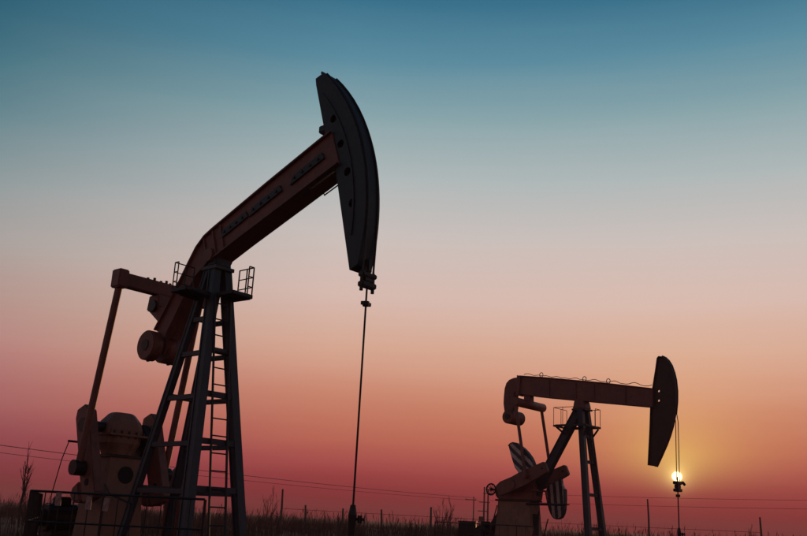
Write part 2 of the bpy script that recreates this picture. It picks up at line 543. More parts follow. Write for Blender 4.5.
# ------------------------------------------------------------------ the near pumpjack
def near_pumpjack():
    P = empty('pumpjack', (*NEAR, 0), YAW_N)
    tag(P, 'tall pumpjack with bent red beam, dark horse head raised high, two drums at its tail', 'pumpjack')
    PZ = 5.48
    T = R(20.5)

    def B(x, y):               # beam frame -> x,z of the unit
        a, b = rot((x, y), T)
        return (a, PZ + b)

    # ---- walking beam
    topl = [(3.12, 0.42), (1.6, 0.385), (0.15, 0.33), (-0.08, 0.31), (-0.32, 0.22), (-0.52, 0.08), (-0.97, -0.25), (-1.70, -0.74)]
    botl = [(-1.46, -0.99), (-1.36, -0.90), (-0.9, -0.56), (-0.45, -0.27), (-0.1, -0.18), (0.67, -0.165), (1.9, -0.165), (3.12, -0.16)]
    beam = MB().prism([B(*p) for p in topl + botl], -0.15, 0.15).build('walking_beam', 'red', P)
    MB().strip([B(*p) for p in topl], 0.028, -0.20, 0.20, -1).build('top_flange', 'red', beam)
    MB().strip([B(*p) for p in botl], 0.03, -0.20, 0.20, -1).build('bottom_flange', 'red', beam)
    for x in (-0.12, 0.13, 0.34):                                   # web stiffeners over the saddle
        for s in (-1, 1):
            a, b = B(x, -0.16), B(x, 0.31)
            MB().bar((a[0], s * 0.168, a[1]), (b[0], s * 0.168, b[1]), 0.035, 0.025).build('web_stiffener', 'red', beam)
    for x0, x1 in ((2.08, 2.86), (1.06, 1.86), (0.30, 1.0)):       # bolted lugs along the lower web
        for s in (-1, 1):
            m = MB()
            pts = [B(x0, 0.05), B(x0 + 0.1, 0.17), B(x1, 0.19), B(x1 + 0.02, 0.07)]
            y0, y1 = (s * 0.152, s * 0.185)
            m.prism(pts, min(y0, y1), max(y0, y1))
            k = m.build('side_plate', 'head', beam)
            for j in range(4):
                q = B(x0 + 0.12 + (x1 - x0 - 0.22) * j / 3, 0.12)
                bb = MB(); hbolt(bb, q[0], q[1], min(s * 0.18, s * 0.205), max(s * 0.18, s * 0.205)); bb.build('bolt', 'steel', k)
    a, b, c, d = B(2.45, -0.19), B(2.45, -0.26), B(3.0, -0.26), B(3.0, -0.19)
    for s in (-1, 1):
        MB().tube([(a[0], s * 0.16, a[1]), (b[0], s * 0.16, b[1]), (c[0], s * 0.16, c[1]), (d[0], s * 0.16, d[1])], 0.012, 6).build('step_bracket', 'grate', beam)

    # ---- horse head
    RH = 3.57
    arc = [(RH * math.cos(R(t)), RH * math.sin(R(t))) for t in [26.9 - i * (59.9 / 24) for i in range(25)]]
    back = [(2.84, -1.95), (3.0, -0.32), (2.97, 0.55), (3.015, 1.50), (3.035, 1.625)]
    poly = [B(*p) for p in arc + back]
    holes = [(B(3.20, 0.66), 0.07), (B(3.22, 0.14), 0.07), (B(3.22, -0.40), 0.07), (B(3.17, -0.95), 0.07)]
    hd = plate_with_holes(poly, holes, -0.13, -0.105)
    hd2 = plate_with_holes(poly, [], 0.105, 0.13)
    hd.add(hd2.v, hd2.f)
    head = hd.build('horse_head', 'head', P)
    MB().strip([B(*p) for p in arc], 0.04, -0.16, 0.16, 1).build('arc_plate', 'head', head)
    MB().strip([B(*p) for p in back], 0.03, -0.104, 0.104, -1).build('back_plate', 'head', head)
    MB().strip([B(*(back[-1])), B(*(arc[0]))], 0.03, -0.104, 0.104, -1).build('cap_plate', 'head', head)
    MB().strip([B(*arc[-1]), B(*back[0])], 0.03, -0.104, 0.104, -1).build('foot_plate', 'head', head)
    inner = [(RH - 0.24) / RH]
    rib = [B(p[0] * inner[0], p[1] * inner[0]) for p in arc[2:-3]]
    for s in (-1, 1):
        MB().strip(rib, 0.03, min(s * 0.131, s * 0.15), max(s * 0.131, s * 0.15), 1).build('edge_rib', 'head', head)
    q = B(3.02, 0.56)
    MB().bar((q[0] - 0.12, -0.13, q[1] + 0.05), (q[0] - 0.12, 0.13, q[1] + 0.05), 0.16, 0.13, (1, 0, 0)).build('latch', 'head', head, 0.02)

    # ---- bridle, carrier bar and polished rod
    RX = RH + 0.055
    for s in (-1, 1):
        pts = []
        for i in range(14):
            t = R(46 * (1 - i / 13))
            pts.append((RX * math.cos(t), s * 0.11, PZ + RX * math.sin(t)))
        pts += [(RX - 0.01, s * 0.11, PZ - 0.4), (3.6, s * 0.11, 4.56)]
        MB().tube(pts, 0.017, 6).build('bridle_cable', 'cable', P)
    cx = 3.595
    car = MB().box((cx - 0.06, -0.15, 4.52), (cx + 0.06, 0.15, 4.59)).build('carrier_bar', 'steel', P, 0.015)
    MB().box((cx - 0.045, -0.05, 4.595), (cx + 0.045, 0.05, 4.80)).build('hanger_block', 'steel', car, 0.015)
    MB().box((cx - 0.05, -0.10, 4.455), (cx + 0.05, 0.10, 4.515)).build('load_cell', 'steel', car, 0.01)
    MB().box((cx - 0.06, -0.15, 4.37), (cx + 0.06, 0.15, 4.45)).build('lower_bar', 'steel', car, 0.015)
    for s in (-1, 1):
        MB().tube([(cx, s * 0.12, 4.61), (cx, s * 0.12, 4.31)], 0.026, 8).build('clamp_bolt', 'steel', car)
    MB().tube([(cx, 0, 4.62), (cx - 0.005, 0, 2.8), (cx - 0.01, 0, 0.9)], 0.0145, 8).build('polished_rod', 'steel', P)
    m = MB().tube([(cx, 0, 4.10), (cx, 0, 4.17)], 0.05, 10)
    m.box((cx - 0.02, -0.09, 4.11), (cx + 0.02, 0.09, 4.16))
    m.build('rod_clamp', 'steel', P)

    # ---- tail drums (barbell) and their hanger
    tx, tz = B(-1.80, -1.01)
    m = MB().prism([B(-1.70, -0.74), B(-1.46, -0.99), B(-1.68, -1.20), B(-1.92, -1.06)], -0.06, 0.06)
    tw = m.build('tail_hanger', 'red', P)
    MB().cyl((tx, tz), 0.10, -0.355, 0.39, 16).build('tail_axle', 'steel', tw)
    for y0, y1 in ((-0.34, -0.13), (0.0, 0.38)):
        dr = MB().cyl((tx, tz), 0.265, y0, y1, 40).build('drum_weight', 'red', tw, 0.02)
        m = MB()
        m.cyl((tx, tz), 0.07, y0 - 0.004, y0 + 0.02, 16)
        m.build('painted_hub_bore', 'black', dr)  # solid black disc, bore shade put into its colour
        MB().tube([(tx + 0.25 * math.cos(k), (y0 + y1) / 2, tz + 0.265 * math.sin(k)) for k in (-1.75, -1.65, -1.5, -1.4)], 0.02, 6).build('lifting_eye', 'steel', dr)

    # ---- equaliser and pitmans
    ex, ez = -1.55, 5.0
    e = MB()
    e.box((ex - 0.10, -0.80, ez - 0.12), (ex + 0.10, 0.80, ez + 0.12))
    eq = e.build('equalizer_beam', 'red', P, 0.012)
    for s in (-1, 1):
        MB().box((ex - 0.13, s * 0.87 - 0.10, ez - 0.16), (ex + 0.13, s * 0.87 + 0.10, ez + 0.17)).build('end_block', 'red', eq, 0.02)
    for x, y in ((-0.05, -0.28), (0.04, -0.2), (-0.05, 0.0), (0.05, 0.05), (-0.05, 0.2)):
        MB().tube([(ex + x, y, ez + 0.11), (ex + x, y, ez + 0.175)], 0.025, 6).build('bolt', 'steel', eq)
    b0 = B(-1.45, -0.56)
    bk = MB()
    bk.prism([(ex - 0.16, ez - 0.12), (ex + 0.13, ez - 0.12), (ex + 0.17, ez - 0.36), (ex + 0.05, ez - 0.46), (ex - 0.2, ez - 0.40)], -0.14, 0.14)
    bk.prism([(ex - 0.2, ez - 0.38), (b0[0] + 0.35, b0[1] + 0.22), B(-1.70, -0.74), (B(-1.70, -0.74)[0] - 0.03, B(-1.70, -0.74)[1] + 0.16)], -0.12, 0.12)
    bk.build('tail_bearing', 'red', P, 0.02)
    MB().cyl((ex + 0.02, ez - 0.33), 0.11, -0.18, 0.22, 20).build('bearing_cap', 'steel', P)
    SX, SZ = -2.28, 2.50
    ang = R(-68)
    dv = (math.cos(ang), math.sin(ang))
    nv = (-dv[1], dv[0])

    def K(a, b):
        return (SX + dv[0] * a + nv[0] * b, SZ + dv[1] * a + nv[1] * b)

    pin = K(0.78, -0.06)
    for s in (-1, 1):
        MB().tube([(ex, s * 0.87, ez - 0.12), (pin[0], s * 0.87, pin[1])], 0.062, 12).build('pitman_arm', 'red', P)
        ca = MB().prism([K(-0.34, -0.12), K(-0.34, 0.12), K(-0.2, 0.2), K(1.3, 0.2), K(1.36, 0.14), K(1.36, -0.14), K(1.3, -0.2), K(-0.2, -0.2)],
                        s * 0.68 - 0.09, s * 0.68 + 0.09).build('crank', 'red', P, 0.015)
        MB().cyl((SX, SZ), 0.12, s * 0.68 - 0.105, s * 0.68 + 0.105, 24).build('crank_hub', 'steel', ca)
        MB().cyl(pin, 0.13, s * 0.87 - 0.11, s * 0.87 + 0.09, 20).build('crank_pin_bearing', 'steel', ca)
        MB().cyl(K(1.05, 0), 0.06, s * 0.68 - 0.10, s * 0.68 + 0.10, 14).build('painted_pin_hole', 'black', ca)  # no hole cut: black disc painted as its shaded inside
        w = [K(0.95, -0.21), K(0.98, -0.4), K(1.1, -0.5), K(1.26, -0.42), K(1.32, -0.21)]
        MB().prism(w, s * 0.68 - 0.12, s * 0.68 + 0.12).build('counterweight', 'red', ca, 0.03)

    # ---- gearbox on its pedestal
    gb = MB()
    lv = ((2.03, 0.22, 0.25), (2.12, 0.24, 0.28), (2.24, 0.29, 0.35), (2.48, 0.30, 0.37), (2.62, 0.27, 0.33), (2.75, 0.17, 0.23), (2.785, 0.12, 0.18))
    rings = [[(-2.3 + x * hx, y * hy, zz) for x, y in ((1, .55), (.55, 1), (-.55, 1), (-1, .55), (-1, -.55), (-.55, -1), (.55, -1), (1, -.55))] for zz, hx, hy in lv]
    gb.add([p for r_ in rings for p in r_], [(i * 8 + k, i * 8 + (k + 1) % 8, i * 8 + 8 + (k + 1) % 8, i * 8 + 8 + k) for i in range(len(lv) - 1) for k in range(8)] + [tuple(range(8)), tuple(range(48, 56))])
    g = gb.build('gearbox', 'beige', P, 0.012)
    MB().box((-2.63, -0.385, 2.36), (-1.97, 0.385, 2.40)).build('gearbox_flange', 'beige', g, 0.008)
    for i in range(5):
        MB().tube([(-1.995 - 0.0, -0.3 + 0.15 * i, 2.33), (-1.995, -0.3 + 0.15 * i, 2.45)], 0.018, 6).build('bolt', 'steel', g)
    MB().cyl((SX, SZ), 0.09, -0.64, 0.64, 20).build('crank_shaft', 'steel', g)
    pd = MB()
    vs = []
    for z, hx, hy in ((0.42, 0.44, 0.42), (2.0, 0.33, 0.33)):
        vs += [(-2.3 - hx, -hy, z), (-2.3 + hx, -hy, z), (-2.3 + hx, hy, z), (-2.3 - hx, hy, z)]
    pd.add(vs, [(0, 3, 2, 1), (4, 5, 6, 7), (0, 1, 5, 4), (1, 2, 6, 5), (2, 3, 7, 6), (3, 0, 4, 7)])
    pe = pd.build('pedestal', 'beige', P)
    fx = -2.3 + 0.33 + (2.0 - 1.69) * (0.11 / 1.58)
    MB().tube([(fx - 0.05, 0.0, 1.69), (fx + 0.012, 0.0, 1.69)], 0.15, 24).build('painted_opening', 'black', pe)  # solid black disc on the face, the opening's shade as colour
    MB().box((-2.66, -0.37, 1.985), (-1.94, 0.37, 2.03)).build('pedestal_cap', 'steel', pe)
    # belt guard, motor, brake
    bg_ = MB()
    bg_.prism([(-2.75, 2.55), (-2.2, 2.62), (-2.0, 2.3), (-2.2, 1.95), (-3.7, 0.62), (-4.05, 0.6), (-4.15, 0.95), (-3.95, 1.25)], 0.38, 0.52)
    bg_.build('belt_guard', 'steel', P, 0.02)
    motor(P, -3.85, -0.05, 0.62)
    MB().box((-4.3, -0.45, 0.42), (-3.4, 0.45, 0.6)).build('motor_mount', 'steel', P)
    MB().tube([(-2.0, -0.35, 1.5), (-1.4, -0.62, 1.35), (-0.7, -0.64, 1.2)], 0.018, 6).build('brake_lever', 'steel', P)
    br = MB().tube([(-2.60, -0.30, 2.22), (-2.62, -0.80, 2.22)], 0.02, 6).build('cable_bracket', 'steel', P)
    MB().tube([(-2.62, -0.78, 2.22), (-2.78, -0.78, 1.9), (-3.02, -0.74, 1.3), (-3.1, -0.7, 0.5)], 0.009, 5).build('brake_cable', 'cable', br)
    skid(P, -4.45, 1.05, 0.5)

    # ---- tower
    ftop, fbot = (0.12, 0.11, 5.14), (0.69, 0.58, 0.42)
    rtop, rbot = (-0.03, 0.12, 5.14), (-1.24, 0.46, 0.42)
    for s in (-1, 1):
        MB().ibeam((ftop[0], s * ftop[1], ftop[2]), (fbot[0], s * fbot[1], fbot[2]), 0.15, 0.165, t=0.03, web=0.12).build('leg', 'blue', P)
        MB().ibeam((rtop[0], s * rtop[1], rtop[2]), (rbot[0], s * rbot[1], rbot[2]), 0.11, 0.12, t=0.028, web=0.09).build('leg', 'blue', P)

    def on(a, b, s, z):
        f = (a[2] - z) / (a[2] - b[2])
        return Vector((a[0] + (b[0] - a[0]) * f, s * (a[1] + (b[1] - a[1]) * f), z))
    for z in (4.3, 3.71, 2.98, 2.22, 1.48):
        if z < 4.2:
            MB().bar(on(ftop, fbot, -1, z) + Vector((0.03, 0.05, 0)), on(ftop, fbot, 1, z) + Vector((0.03, -0.05, 0)), 0.09, 0.08, (0, 0, 1)).build('cross_brace', 'blue', P)
        for s in (-1, 1):
            MB().bar(on(ftop, fbot, s, z - 0.05), on(rtop, rbot, s, z - 0.05), 0.075, 0.07, (0, 0, 1)).build('cross_brace', 'blue', P)
        if z in (4.3, 2.98, 1.48):
            MB().bar(on(rtop, rbot, -1, z), on(rtop, rbot, 1, z), 0.08, 0.07, (0, 0, 1)).build('cross_brace', 'blue', P)
    cap = MB().box((-0.15, -0.20, 5.12), (0.25, 0.20, 5.18)).build('tower_cap', 'blue', P)
    sb = MB()
    sb.prism([(-0.12, 5.185), (0.21, 5.185), (0.16, 5.44), (0.10, 5.50), (-0.04, 5.50), (-0.09, 5.44)], -0.17, 0.17)
    sb.build('saddle_bearing', 'blue', P, 0.02)
    for s in (-1, 1):
        MB().cyl((0.02, 5.37), 0.12, min(s * 0.17, s * 0.23), max(s * 0.17, s * 0.23), 20).build('bearing_cap', 'red', P)
    # ---- platform: a wing on the near side, a wing at the front
    z = 4.66
    pf = None
    for x0, x1, y0, y1 in ((-0.24, 0.16, -0.67, -0.22), (0.24, 0.64, -0.10, 0.31)):
        fr = MB()
        for yy in (y0, y1):
            fr.bar((x0, yy, z + 0.01), (x1, yy, z + 0.01), 0.05, 0.055, (0, 1, 0))
        for xx in (x0, x1):
            fr.bar((xx, y0, z + 0.01), (xx, y1, z + 0.01), 0.05, 0.051, (1, 0, 0))
        wg = fr.build('platform', 'grate', P)
        n = 4
        for i in range(n):
            xc = x0 + (x1 - x0) * (i + 0.5) / n
            MB().box((xc - 0.04, y0 + 0.03, z + 0.02), (xc + 0.04, y1 - 0.03, z + 0.05)).build('deck_plank', 'grate', wg)
        if y0 < -0.5:
            MB().bar(on(ftop, fbot, -1, 4.62), Vector((x1, y0 + 0.1, z)), 0.06, 0.06).build('platform_strut', 'grate', wg)
            MB().bar(on(rtop, rbot, -1, 4.62), Vector((x0, y0 + 0.15, z)), 0.06, 0.06).build('platform_strut', 'grate', wg)
            guard_rail(wg, [(x0, y1 - 0.05), (x0, y1 - 0.22), (x0, y0), (x0 + 0.1, y0)], z, 0.50, mids=2, r=0.010)
        else:
            MB().bar(on(ftop, fbot, 1, 4.62), Vector((x1 - 0.05, y1, z)), 0.06, 0.06).build('platform_strut', 'grate', wg)
            guard_rail(wg, [(x0 + 0.02, y1), (x0 + 0.22, y1), (x1, y1), (x1, y1 - 0.1)], z, 0.52, mids=2, r=0.012)
    # ---- ladder on the front face
    t_, b_ = on(ftop, fbot, 0, 4.62), on(ftop, fbot, 0, 0.5)
    ladder(P, t_ + Vector((0.09, 0.0, 0)), b_ + Vector((0.11, -0.01, 0)), 0.16, r=0.02)
    return P


near_pumpjack()


# ------------------------------------------------------------------ the far pumpjack
def far_pumpjack():
    P = empty('pumpjack', (*FAR, 0), YAW_F)
    tag(P, 'smaller brown pumpjack with near level straight beam, hooked tail and striped crank weights', 'pumpjack')
    PZ = 5.386
    # ---- walking beam
    top = [(2.65, 5.67), (0.79, 5.97), (-1.35, 6.27), (-2.43, 6.40)]
    bot = [(-2.42, 5.80), (-1.9, 5.70), (-1.35, 5.62), (0.78, 5.35), (2.63, 5.12)]
    beam = MB().prism(top + bot, -0.16, 0.16).build('walking_beam', 'red', P)
    MB().strip(top, 0.03, -0.21, 0.21, -1).build('top_flange', 'red', beam)
    MB().strip(bot, 0.03, -0.21, 0.21, -1).build('bottom_flange', 'red', beam)
    MB().prism([(-2.36, 6.40), (-2.50, 6.44), (-2.55, 5.72), (-2.41, 5.72)], -0.235, 0.235).build('end_plate', 'red', beam)
    for x in (-1.2, -0.15, 0.55, 1.7):
        zt = 5.386 + 0.69 - 0.143 * x
        for s in (-1, 1):
            MB().bar((x, s * 0.18, zt - 0.62), (x, s * 0.18, zt - 0.06), 0.04, 0.03).build('web_stiffener', 'red', beam)
    for x in (-1.62, 0.1, 1.0):                                     # lifting eyes and the slack cable along the top
        zt = 5.386 + 0.74 - 0.143 * x
        ring = [(x + 0.07 * math.cos(k * math.pi / 6), 0, zt + 0.07 + 0.08 * math.sin(k * math.pi / 6)) for k in range(13)]
        MB().tube(ring, 0.014, 6, cap=False).build('lifting_eye', 'steel', beam)
    def ztop(x): return 5.386 + 0.735 - 0.143 * x
    pts = []
    for i in range(49):
        x = -2.3 + 4.9 * i / 48
        pts.append((x, -0.08, ztop(x) + 0.02 + 0.09 * abs(math.sin(i * 0.42)) * (0.5 + 0.5 * math.sin(i * 0.9 + 1))))
    MB().tube(pts, 0.012, 5).build('loose_cable', 'cable', beam)
    # ---- hooked tail with its drum
    hook = [(-2.50, 6.37), (-2.69, 6.36), (-2.88, 6.30), (-3.0, 6.19), (-3.07, 6.0), (-3.10, 5.72), (-3.11, 5.45), (-3.06, 5.15),
            (-2.70, 5.12), (-2.66, 5.30), (-2.67, 5.60), (-2.66, 5.80), (-2.60, 5.84), (-2.50, 5.86)]
    tl = MB().prism(hook, -0.17, 0.17).build('tail_hook', 'red', P, 0.015)
    MB().cyl((-2.83, 4.95), 0.09, -0.34, 0.6, 16).build('tail_axle', 'steel', tl)
    MB().tube([(-2.83, -0.30, 4.95), (-2.83, -0.26, 4.95), (-2.83, 0.50, 4.95), (-2.83, 0.56, 4.95)], [0.22, 0.25, 0.25, 0.2], 32).build('drum_weight', 'red', tl)
    MB().prism([(-3.06, 5.16), (-2.69, 5.16), (-2.66, 5.0), (-3.0, 5.0)], -0.172, 0.172).build('drum_bracket', 'red', tl)
    # ---- horse head: thin web, deep edges
    arc = [(x - 0.05, z) for x, z in ((3.02, 6.74), (3.14, 6.62), (3.24, 6.45), (3.32, 6.2), (3.37, 5.95), (3.395, 5.6), (3.38, 5.25), (3.33, 4.87), (3.25, 4.52), (3.14, 4.2), (3.02, 3.92), (2.86, 3.6), (2.66, 3.22))]
    back = [(2.38, 3.25), (2.47, 4.37), (2.53, 5.3), (2.63, 5.85), (2.73, 6.35), (2.79, 6.70), (2.85, 6.76)]
    holes = [((2.80, 5.62), 0.04), ((2.79, 5.31), 0.04)]
    head = plate_with_holes(arc + back, holes, -0.035, 0.035).build('horse_head', 'brown', P)
    MB().strip(arc, 0.04, -0.11, 0.11, 1).build('arc_plate', 'brown', head)
    MB().strip(back, 0.035, -0.09, 0.09, -1).build('back_plate', 'brown', head)
    MB().strip([back[-1], arc[0]], 0.03, -0.09, 0.09, -1).build('cap_plate', 'brown', head)
    MB().strip([arc[-1], back[0]], 0.03, -0.09, 0.09, -1).build('foot_plate', 'brown', head)
    # ---- bridle, carrier bar, rod
    cx = 3.325
    for s in (-1, 1):
        pts = [(p[0] + 0.055, s * 0.10, p[1]) for p in arc[:8]]
        pts += [(3.37, s * 0.10, 4.6), (cx + 0.02, s * 0.11, 2.78)]
        MB().tube(pts, 0.014, 6).build('bridle_cable', 'cable', P)
    car = MB().box((cx - 0.08, -0.19, 2.66), (cx + 0.08, 0.19, 2.76)).build('carrier_bar', 'steel', P, 0.015)
    MB().box((cx - 0.06, -0.12, 2.54), (cx + 0.06, 0.12, 2.655)).build('load_cell', 'steel', car, 0.01)
    MB().box((cx - 0.09, -0.16, 2.44), (cx + 0.09, 0.16, 2.535)).build('lower_bar', 'steel', car, 0.015)
    MB().tube([(cx, 0.12, 2.70), (cx + 0.05, 0.3, 2.74), (cx + 0.06, 0.4, 2.68)], 0.045, 8).build('cable_clamp', 'steel', car)
    MB().tube([(cx, 0, 2.9), (cx, 0, 0.9)], 0.02, 8).build('polished_rod', 'steel', P)
    MB().tube([(cx, 0, 2.28), (cx, 0, 2.36)], 0.07, 10).build('rod_clamp', 'steel', P)

    # ---- equaliser, pitmans and cranks
    ex, ez = -2.13, 5.38
    e = MB().tube([(ex, -0.98, ez), (ex, 0.98, ez)], 0.155, 20)
    eq = e.build('equalizer_beam', 'red', P, smooth=True)
    MB().box((ex - 0.14, -0.13, ez + 0.05), (ex + 0.14, 0.13, ez + 0.42)).build('tail_bearing', 'red', eq, 0.02)
    SX, SZ = -2.35, 2.55
    ang = R(23.5)
    dv = (math.cos(ang), math.sin(ang)); nv = (-dv[1], dv[0])

    def K(a, b):
        return (SX + dv[0] * a + nv[0] * b, SZ + dv[1] * a + nv[1] * b)
    pin = K(0.72, 0.0)
    up_blade = [(-2.46, 3.85), (-2.38, 3.93), (-2.28, 3.96), (-2.17, 3.94), (-2.08, 3.89), (-1.88, 3.76), (-1.71, 3.61), (-1.58, 3.46), (-1.50, 3.33), (-1.43, 3.17), (-1.50, 3.0), (-2.02, 2.88), (-2.06, 2.97), (-2.19, 3.11), (-2.30, 3.38), (-2.40, 3.66)]
    low_blade = [(-1.70, 2.62), (-1.78, 2.41), (-1.74, 2.2), (-1.69, 2.0), (-1.61, 1.76), (-1.53, 1.6), (-1.45, 1.52), (-1.37, 1.49), (-1.27, 1.5), (-1.18, 1.55), (-1.11, 1.67), (-1.07, 1.82), (-1.05, 2.15), (-1.06, 2.49), (-1.10, 2.56), (-1.15, 2.66), (-1.18, 2.86)]
    for s in (-1, 1):
        MB().tube([(ex, s * 0.88, ez - 0.08), (pin[0], s * 0.88, pin[1])], 0.055, 12).build('pitman_arm', 'red', P)
        ca = MB().prism([K(-0.6, -0.13), K(-0.6, 0.13), K(-0.5, 0.2), K(0.5, 0.24), K(1.48, 0.19), K(1.52, 0.14), K(1.52, -0.14), K(1.48, -0.19), K(0.5, -0.25), K(-0.5, -0.2)],
                        s * 0.70 - 0.08, s * 0.70 + 0.08).build('crank', 'red', P, 0.012)
        MB().cyl((SX, SZ), 0.18, s * 0.70 - 0.12, s * 0.70 + 0.12, 24).build('crank_hub', 'red', ca)
        MB().cyl(pin, 0.09, s * 0.88 - 0.12, s * 0.88 + 0.07, 20).build('crank_pin_bearing', 'red', ca)
        for a in (1.36,):
            MB().cyl(K(a, 0), 0.035, s * 0.70 - 0.086, s * 0.70 + 0.086, 12).build('painted_pin_hole', 'black', ca)  # small black disc, the shade of a hole painted on
        if s < 0:
            w = MB().prism(up_blade, s * 0.70 - 0.07, s * 0.70 + 0.07).build('counterweight', stripe_material('stripes_slanting', 0.62, 0.78, 0.24), ca)
            o_ = 'blade_rim'
            MB().strip(up_blade[:10], 0.03, s * 0.70 - 0.09, s * 0.70 + 0.09, 1).build(o_, 'head', w)
        else:
            w = MB().prism(low_blade, s * 0.70 - 0.07, s * 0.70 + 0.07).build('counterweight', stripe_material('stripes_upright', 0.99, 0.1, 0.24), ca)
            MB().strip(low_blade[1:14], 0.03, s * 0.70 - 0.09, s * 0.70 + 0.09, -1).build('blade_rim', 'head', w)

    # ---- gearbox, pedestal, motor
    g = MB().prism([(-3.15, 2.05), (-3.28, 2.2), (-3.28, 2.5), (-3.1, 2.66), (-2.6, 2.84), (-2.2, 2.92), (-1.85, 2.82), (-1.68, 2.5), (-1.75, 2.05)], -0.34, 0.34).build('gearbox', 'red', P, 0.03)
    MB().box((-3.36, -0.39, 2.36), (-1.62, 0.39, 2.42)).build('gearbox_flange', 'red', g)
    MB().cyl((SX, SZ), 0.09, -0.66, 0.66, 20).build('crank_shaft', 'steel', g)
    vs = []
    for z, a, b, hy in ((0.42, -3.26, -1.74, 0.40), (2.02, -3.14, -1.86, 0.33)):
        vs += [(a, -hy, z), (b, -hy, z), (b, hy, z), (a, hy, z)]
    pe = MB().add(vs, [(0, 3, 2, 1), (4, 5, 6, 7), (0, 1, 5, 4), (1, 2, 6, 5), (2, 3, 7, 6), (3, 0, 4, 7)]).build('pedestal', 'beige', P)
    MB().box((-3.24, -0.38, 2.0), (-1.78, 0.38, 2.06)).build('pedestal_cap', 'steel', pe)
    MB().box((-1.835, -0.16, 0.6), (-1.775, 0.16, 1.6)).build('painted_opening', 'black', pe)  # solid black panel, shade of an opening put into its colour
    # flywheel pulley with spokes at the rear
    ring = [(-3.34 + 0.19 * math.cos(k * math.pi / 10), -0.50, 2.38 + 0.19 * math.sin(k * math.pi / 10)) for k in range(21)]
    m = MB().tube(ring, 0.028, 8, cap=False)
    for k in range(0, 10, 2):
        m.tube([ring[k], (-3.34, -0.50, 2.38)], 0.014, 5); m.tube([ring[k + 10], (-3.34, -0.50, 2.38)], 0.014, 5)
    m.tube([(-3.34, -0.54, 2.38), (-3.34, -0.1, 2.38)], 0.04, 10)
    m.build('brake_wheel', 'steel', P)
    MB().prism([(-2.9, 2.6), (-2.5, 2.66), (-2.3, 2.3), (-2.6, 1.95), (-3.7, 0.62), (-4.05, 0.6), (-4.15, 0.95), (-3.95, 1.25)], 0.40, 0.54).build('belt_guard', 'steel', P, 0.02)
    motor(P, -3.85, -0.05, 0.62)
    MB().box((-4.3, -0.45, 0.42), (-3.4, 0.45, 0.6)).build('motor_mount', 'steel', P)
    MB().tube([(-1.9, -0.46, 1.92), (-0.4, -0.70, 1.92), (-0.1, -0.70, 1.93)], [0.045, 0.04, 0.015], 8).build('brake_lever', 'steel', P)
    for a, b in (((-1.30, -0.62, 1.70), (-1.72, -0.55, 0.42)), ((-0.95, -0.62, 1.45), (-1.3, -0.55, 0.42)), ((-3.16, -0.36, 1.85), (-3.5, -0.5, 0.42))):
        MB().tube([a, b], 0.022, 6).build('pedestal_stay', 'steel', P)
    skid(P, -4.45, 0.95, 0.52)

    # ---- tower: two front legs and one heavy back stay onto the gearbox pedestal
    ftop, fbot = (0.06, 0.20, 5.1), (0.54, 0.56, 0.42)
    for s in (-1, 1):
        MB().ibeam((ftop[0], s * ftop[1], ftop[2]), (fbot[0], s * fbot[1], fbot[2]), 0.17, 0.19, t=0.035, web=0.14).build('leg', 'blue', P)

    def on(a, b, s, z):
        f = (a[2] - z) / (a[2] - b[2])
        return Vector((a[0] + (b[0] - a[0]) * f, s * (a[1] + (b[1] - a[1]) * f), z))
    MB().ibeam((-0.12, 0, 5.1), (-1.98, 0, 2.06), 0.26, 0.28, t=0.035, web=0.2).build('back_stay', 'blue', P)
    for z in (4.2, 3.35, 2.28, 1.2):
        MB().bar(on(ftop, fbot, -1, z) + Vector((0.02, 0.04, 0)), on(ftop, fbot, 1, z) + Vector((0.02, -0.04, 0)), 0.10, 0.10, (0, 0, 1)).build('cross_brace', 'blue', P)
    MB().box((-0.26, -0.26, 5.08), (0.26, 0.26, 5.14)).build('tower_cap', 'blue', P)
    MB().prism([(-0.24, 5.145), (0.24, 5.145), (0.18, 5.40), (-0.18, 5.46)], -0.22, 0.22).build('saddle_bearing', 'red', P, 0.02)
    # ---- platform
    z = 4.53
    x0, x1, y0, y1 = -0.75, 0.45, -0.62, 0.45
    fr = MB()
    for a, b in (((x0, y0), (x1, y0)), ((x0, y1), (x1, y1))):
        fr.bar((*a, z), (*b, z), 0.05, 0.06, (0, 1, 0))
    for a, b in (((x0, y0), (x0, y1)), ((x1, y0), (x1, y1))):
        fr.bar((*a, z), (*b, z), 0.05, 0.056, (1, 0, 0))
    pf = fr.build('platform', 'grate', P)
    for yc in (-0.53, -0.44, 0.37):
        MB().box((x0 + 0.03, yc - 0.036, z + 0.02), (x1 - 0.03, yc + 0.036, z + 0.05)).build('deck_plank', 'grate', pf)
    for s in (-1, 1):
        MB().bar(on(ftop, fbot, s, 4.1), Vector((0.40, s * 0.41, z - 0.04)), 0.05, 0.05).build('platform_strut', 'grate', pf)
        MB().bar(Vector((-0.6, s * 0.16, 4.3)), Vector((-0.68, s * 0.56, z - 0.03)), 0.05, 0.05).build('platform_strut', 'grate', pf)
    guard_rail(pf, [(0.0, y1), (x1 - 0.2, y1), (x1, y1), (x1, y1 - 0.35)], z, 0.62, r=0.011, mids=0)
    guard_rail(pf, [(x0 + 0.75, y0), (x0 + 0.35, y0), (x0, y0), (x0, y0 + 0.5), (x0, y0 + 0.9)], z, 0.62, r=0.011, mids=0)
    t_, b_ = on(ftop, fbot, 0, 4.5), on(ftop, fbot, 0, 0.5)
    ladder(P, t_ + Vector((0.10, 0.16, 0)), b_ + Vector((0.12, 0.16, 0)), 0.15)
    return P


far_pumpjack()


def unit(base, yaw, x, y):
    c, s = math.cos(yaw), math.sin(yaw)
    return (base[0] + c * x - s * y, base[1] + s * x + c * y)


